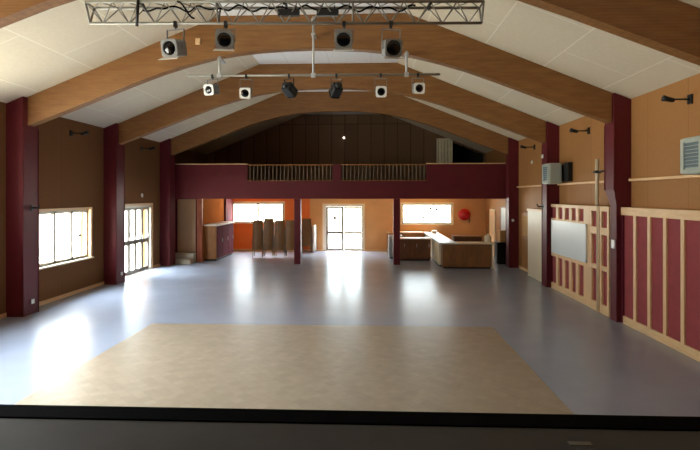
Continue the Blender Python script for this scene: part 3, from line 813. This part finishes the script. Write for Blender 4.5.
# stacks of chairs (backs to the hall)
def chair_mesh():
    s = MB()
    # shell: back panel at -y side, curved; seat
    N = 9
    for zz in ((0.30, 0.82),):
        poly = []
        for k in range(N):
            a = -1 + 2 * k / (N - 1)
            poly.append((0.205 * a, -0.2 + 0.05 * a * a))
        poly += [(p[0], p[1] + 0.012) for p in reversed(poly)]
        s.prism(poly, 'z', zz[0], zz[1])
    s.box(-0.2, 0.2, -0.16, 0.22, 0.44, 0.455, 0.006)
    return s
def frame_mesh():
    s = MB()
    for sx in (-1, 1):
        s.tube([(sx * 0.215, -0.19, 0.0), (sx * 0.205, -0.15, 0.42), (sx * 0.205, -0.155, 0.6)], 0.011, 6)
        s.tube([(sx * 0.215, 0.21, 0.0), (sx * 0.20, 0.19, 0.435)], 0.011, 6)
        s.tube([(sx * 0.2, -0.16, 0.425), (sx * 0.2, 0.2, 0.425)], 0.011, 6)
    s.tube([(-0.2, 0.19, 0.425), (0.2, 0.19, 0.425)], 0.011, 6)
    return s
proto = None
stacks = ((-4.84, 21.55, 11, 'stack below the window beside the bare orange wall', 'leftmost chair stack'),
          (-4.37, 21.50, 12, 'second stack from the bare orange wall', 'second chair stack'),
          (-3.88, 21.52, 11, 'third stack from the bare orange wall', 'third chair stack'),
          (-3.43, 21.56, 11, 'stack right beside the maroon balcony post', 'fourth chair stack'),
          (-2.95, 23.1, 11, 'lone stack by the white folded table', 'far chair stack'))
for x, y, n, where, grp in stacks:
    for k in range(n):
        if proto is None:
            o = chair_mesh().build('stacking_chair', M['chairwood'])
            frame_mesh().build('frame', M['steel_dull'], o, local=True); proto = o
        else: o = copy_tree(proto)
        jx = random.uniform(-0.012, 0.012)
        o.location = (x + jx, y + 0.006 * k + random.uniform(-0.014, 0.014), 0.0745 * k)
        o.rotation_euler = (0, 0, random.uniform(-0.03, 0.03))
        if k == n - 1: lab = 'topmost brown chair of the ' + where
        elif k == 0: lab = 'bottom brown chair of the ' + where
        else: lab = 'brown chair inside the ' + where
        tag(o, lab, 'chair', grp)
t = thing('folded_table', 'white folded table standing upright between chairs and glass door', 'table', (-2.55, 23.5, 0))
MB().box(-2.66, -2.58, 22.95, 23.7, 0.05, 1.25, 0.01).build('tabletop', M['white'], t)
MB().tube([(-2.56, 23.05, 0.0), (-2.56, 23.05, 1.1), (-2.56, 23.6, 1.1), (-2.56, 23.6, 0.0)], 0.014, 8).build('leg_frame', M['steel'], t)

# ------------------------------------------------------------------ bar, right
# long arm and front of the bar
t = thing('bar_counter', 'brown fronted bar counter with pale top nearest the hall', 'bar counter', (3.5, 18.6, 0))
MB().box(2.56, 4.30, 18.20, 18.62, 0.06, 0.88).build('body', M['bar_oak'], t)
MB().box(2.60, 4.26, 18.25, 18.60, 0, 0.06).build('plinth', M['black'], t)
for k in range(4):
    MB().box(2.565 + k * 0.434, 2.99 + k * 0.434, 18.18, 18.20, 0.08, 0.86, 0.004).build('front_panel', M['bar_oak'], t)
MB().box(4.30, 4.36, 18.17, 18.65, 0, 0.88, 0.004).build('end_panel', M['cream'], t)
MB().box(3.07, 4.40, 18.12, 18.70, 0.88, 0.93, 0.006).build('worktop', M['cream'], t)
MB().box(2.44, 3.07, 18.12, 18.70, 0.88, 0.93, 0.006).build('corner_top', M['white'], t)
t = thing('side_counter', 'long white-topped bar counter running back to the window', 'bar counter', (2.75, 21.2, 0))
MB().box(2.50, 3.0, 18.72, 23.8, 0.06, 0.88).build('body', M['cream'], t)
MB().box(2.54, 2.96, 18.76, 23.8, 0, 0.06).build('plinth', M['black'], t)
MB().box(2.44, 3.07, 18.705, 23.82, 0.88, 0.93, 0.006).build('worktop', M['white'], t)
t = thing('low_cabinet', 'dark brown low cabinet behind the balcony post', 'cabinet', (1.6, 20.7, 0))
MB().box(0.90, 2.40, 20.42, 20.95, 0.05, 0.86).build('body', M['darkoak'], t)
MB().box(0.94, 2.36, 20.46, 20.92, 0, 0.05).build('plinth', M['black'], t)
MB().box(0.86, 2.43, 20.36, 20.98, 0.86, 0.90, 0.006).build('worktop', M['cream'], t)
for k in range(3):
    d = MB().box(0.92 + k * 0.49, 1.40 + k * 0.49, 20.40, 20.42, 0.08, 0.81, 0.004).build('door', M['darkoak'], t)
    MB().box(1.34 + k * 0.49, 1.36 + k * 0.49, 20.385, 20.40, 0.55, 0.68).build('handle', M['steel'], d)
t = thing('glass_washer', 'pale steel appliance at the outer end of the dark low cabinet', 'appliance', (0.95, 21.5, 0))
MB().box(0.74, 1.30, 21.02, 21.65, 0.06, 0.95, 0.01).build('casing', M['steel'], t)
MB().box(0.78, 1.26, 21.05, 21.60, 0, 0.06).build('base', M['black'], t)
MB().box(0.725, 0.745, 21.1, 21.58, 0.2, 0.75, 0.004).build('door', M['heater'], t)
t = thing('back_counter', 'wooden counter with pale top along the window wall of the bar', 'bar counter', (1.6, 23.5, 0))
MB().box(0.75, 2.42, 23.22, 23.8, 0.06, 0.90).build('body', M['oak'], t)
MB().box(0.79, 2.40, 23.28, 23.8, 0, 0.06).build('plinth', M['black'], t)
MB().box(0.70, 2.43, 23.17, 23.82, 0.90, 0.95, 0.006).build('worktop', M['pine'], t)
t = thing('bar_back_cabinet', 'dark reddish low cabinet standing behind the brown bar front', 'cabinet', (3.8, 20.2, 0))
MB().box(3.25, 4.30, 19.85, 20.35, 0.06, 1.0).build('body', M['darkoak'], t)
MB().box(3.29, 4.26, 19.9, 20.32, 0, 0.06).build('plinth', M['black'], t)
MB().box(3.22, 4.33, 19.82, 20.38, 1.0, 1.04, 0.005).build('worktop', M['oak'], t)
o = MB().lathe([(0.10, 0), (0.12, 0.02), (0.12, 0.2), (0.1, 0.24), (0.04, 0.26), (0.04, 0.30), (0.0, 0.31)], (4.22, 18.45, 0.93), (0, 0, 1), 20)
based(o, 'jar', M['cream'], (4.22, 18.45, 0.93), 'pale lidded jar on the right end of the bar counter', 'jar')
o = MB().box(2.72, 2.92, 22.55, 22.85, 0.93, 1.06, 0.01)
based(o, 'napkin_box', M['cream'], (2.82, 22.7, 0.93), 'small pale box on the long counter below the window', 'box')
# hose reel
t = thing('wall_hose_reel', 'red fire hose reel on the back wall beside the wide window', 'hose reel', (4.33, YB - 0.05, 1.6))
MB().lathe([(0.27, 0.10), (0.27, 0.115), (0.0, 0.116)], (4.33, YB, 1.74), (0, -1, 0), 28).build('back_disc', M['red'], t)
MB().lathe([(0.27, 0.24), (0.27, 0.255), (0.09, 0.262), (0.07, 0.29), (0.0, 0.292)], (4.33, YB, 1.74), (0, -1, 0), 28).build('front_disc', M['red'], t)
MB().lathe([(0.18, 0.117), (0.2, 0.13), (0.2, 0.225), (0.18, 0.239)], (4.33, YB, 1.74), (0, -1, 0), 28).build('hose', M['blackmatt'], t)
MB().box(4.28, 4.38, YB - 0.1, YB, 1.6, 1.88, 0.005).build('wall_bracket', M['red'], t)
MB().tube([(4.52, YB - 0.18, 1.66), (4.60, YB - 0.16, 1.48), (4.56, YB - 0.12, 1.36)], 0.018, 8).build('nozzle', M['blackmatt'], t)
# right corner
t = thing('small_fridge', 'small black fridge against the right wall beside the bar', 'fridge', (5.05, 19.6, 0))
MB().box(4.84, 5.32, 19.42, 19.92, 0.03, 0.84, 0.01).build('cabinet', M['black'], t)
MB().box(4.80, 4.84, 19.43, 19.91, 0.05, 0.83, 0.006).build('door', M['black'], t)
MB().box(4.86, 5.30, 19.45, 19.90, 0, 0.03).build('base', M['blackmatt'], t)
o = MB().box(4.92, 5.24, 19.5, 19.85, 0.84, 1.27, 0.004)
based(o, 'cardboard_box', M['card'], (5.08, 19.68, 0.84), 'tan cardboard box on top of the small black fridge', 'box')
t = thing('door_3', 'pale wooden door in the right wall beyond the fridge', 'door', (XR, 22.6, 0), kind='structure')
MB().box(XR - 0.03, XR, 21.95, 22.95, 0, 2.02).build('frame', M['cream'], t)
MB().box(XR - 0.045, XR - 0.01, 22.03, 22.87, 0.01, 1.95, 0.003).build('leaf', M['pine'], t)
MB().tube([(XR - 0.045, 22.12, 1.02), (XR - 0.09, 22.12, 1.02), (XR - 0.09, 22.24, 1.02)], 0.01, 8).build('handle', M['steel'], t)
t = thing('notice_board', 'white notice board on the right wall above the small fridge', 'notice board', (XR, 20.3, 1.2))
MB().box(XR - 0.02, XR, 19.85, 20.95, 1.18, 2.12).build('board', M['white'], t)
fr = MB().box(XR - 0.03, XR, 19.82, 19.86, 1.15, 2.15).box(XR - 0.03, XR, 20.94, 20.98, 1.15, 2.15).box(XR - 0.03, XR, 19.82, 20.98, 1.15, 1.19).box(XR - 0.03, XR, 19.82, 20.98, 2.11, 2.15)
fr.build('frame', M['alu'], t)
# stage floor hatch
o = MB().box(1.275, 1.42, 3.29, 3.34, 1.0, 1.006, 0.002)
based(o, 'floor_hatch', M['hatch'], (1.35, 3.30, 1.0), 'small pale floor plate let into the dark stage floor', 'floor plate')

# ------------------------------------------------------------------ daylight
world = bpy.data.worlds.new('overcast_sky'); scene.world = world; world.use_nodes = True
nt = world.node_tree; bg = nt.nodes['Background']
tc = nt.nodes.new('ShaderNodeTexCoord'); sp = nt.nodes.new('ShaderNodeSeparateXYZ')
nt.links.new(tc.outputs['Generated'], sp.inputs[0])
mr = nt.nodes.new('ShaderNodeMapRange'); mr.inputs[1].default_value = -1; mr.inputs[2].default_value = 1
nt.links.new(sp.outputs[2], mr.inputs[0])
# ground brightened for the ceiling, hazy tree belt dimmed to weaken floor reflections, bright sky
col = ramp(nt, mr.outputs[0], [(0.0, (0.32, 0.31, 0.27, 1)), (0.485, (0.36, 0.36, 0.33, 1)), (0.50, (0.13, 0.145, 0.15, 1)), (0.64, (0.15, 0.17, 0.185, 1)), (0.72, (0.9, 0.95, 1.02, 1)), (1.0, (0.85, 0.95, 1.1, 1))])
nt.links.new(col, bg.inputs[0]); bg.inputs[1].default_value = 50.0

# ------------------------------------------------------------------ camera
F = 505.0
cam = bpy.data.cameras.new('camera'); co = bpy.data.objects.new('camera', cam); COL.objects.link(co)
cam.sensor_fit = 'HORIZONTAL'; cam.sensor_width = 36.0; cam.lens = F / 700 * 36.0
cam.shift_y = -29.0 / 700
cam.clip_start = 0.05; cam.clip_end = 500
co.location = (0, 0, 2.6); co.rotation_euler = (PI / 2, 0, math.atan(21 / F))
scene.camera = co

vs = scene.view_settings
vs.view_transform = 'Standard'; vs.look = 'None'; vs.gamma = 1.0; vs.use_curve_mapping = False
vs.exposure = 0.45
cy = scene.cycles
cy.max_bounces = 14; cy.diffuse_bounces = 8; cy.glossy_bounces = 4; cy.transparent_max_bounces = 12
cy.use_denoising = True
cy.sample_clamp_indirect = 12.0
for o in bpy.data.objects:
    if '_o' in o: del o['_o']
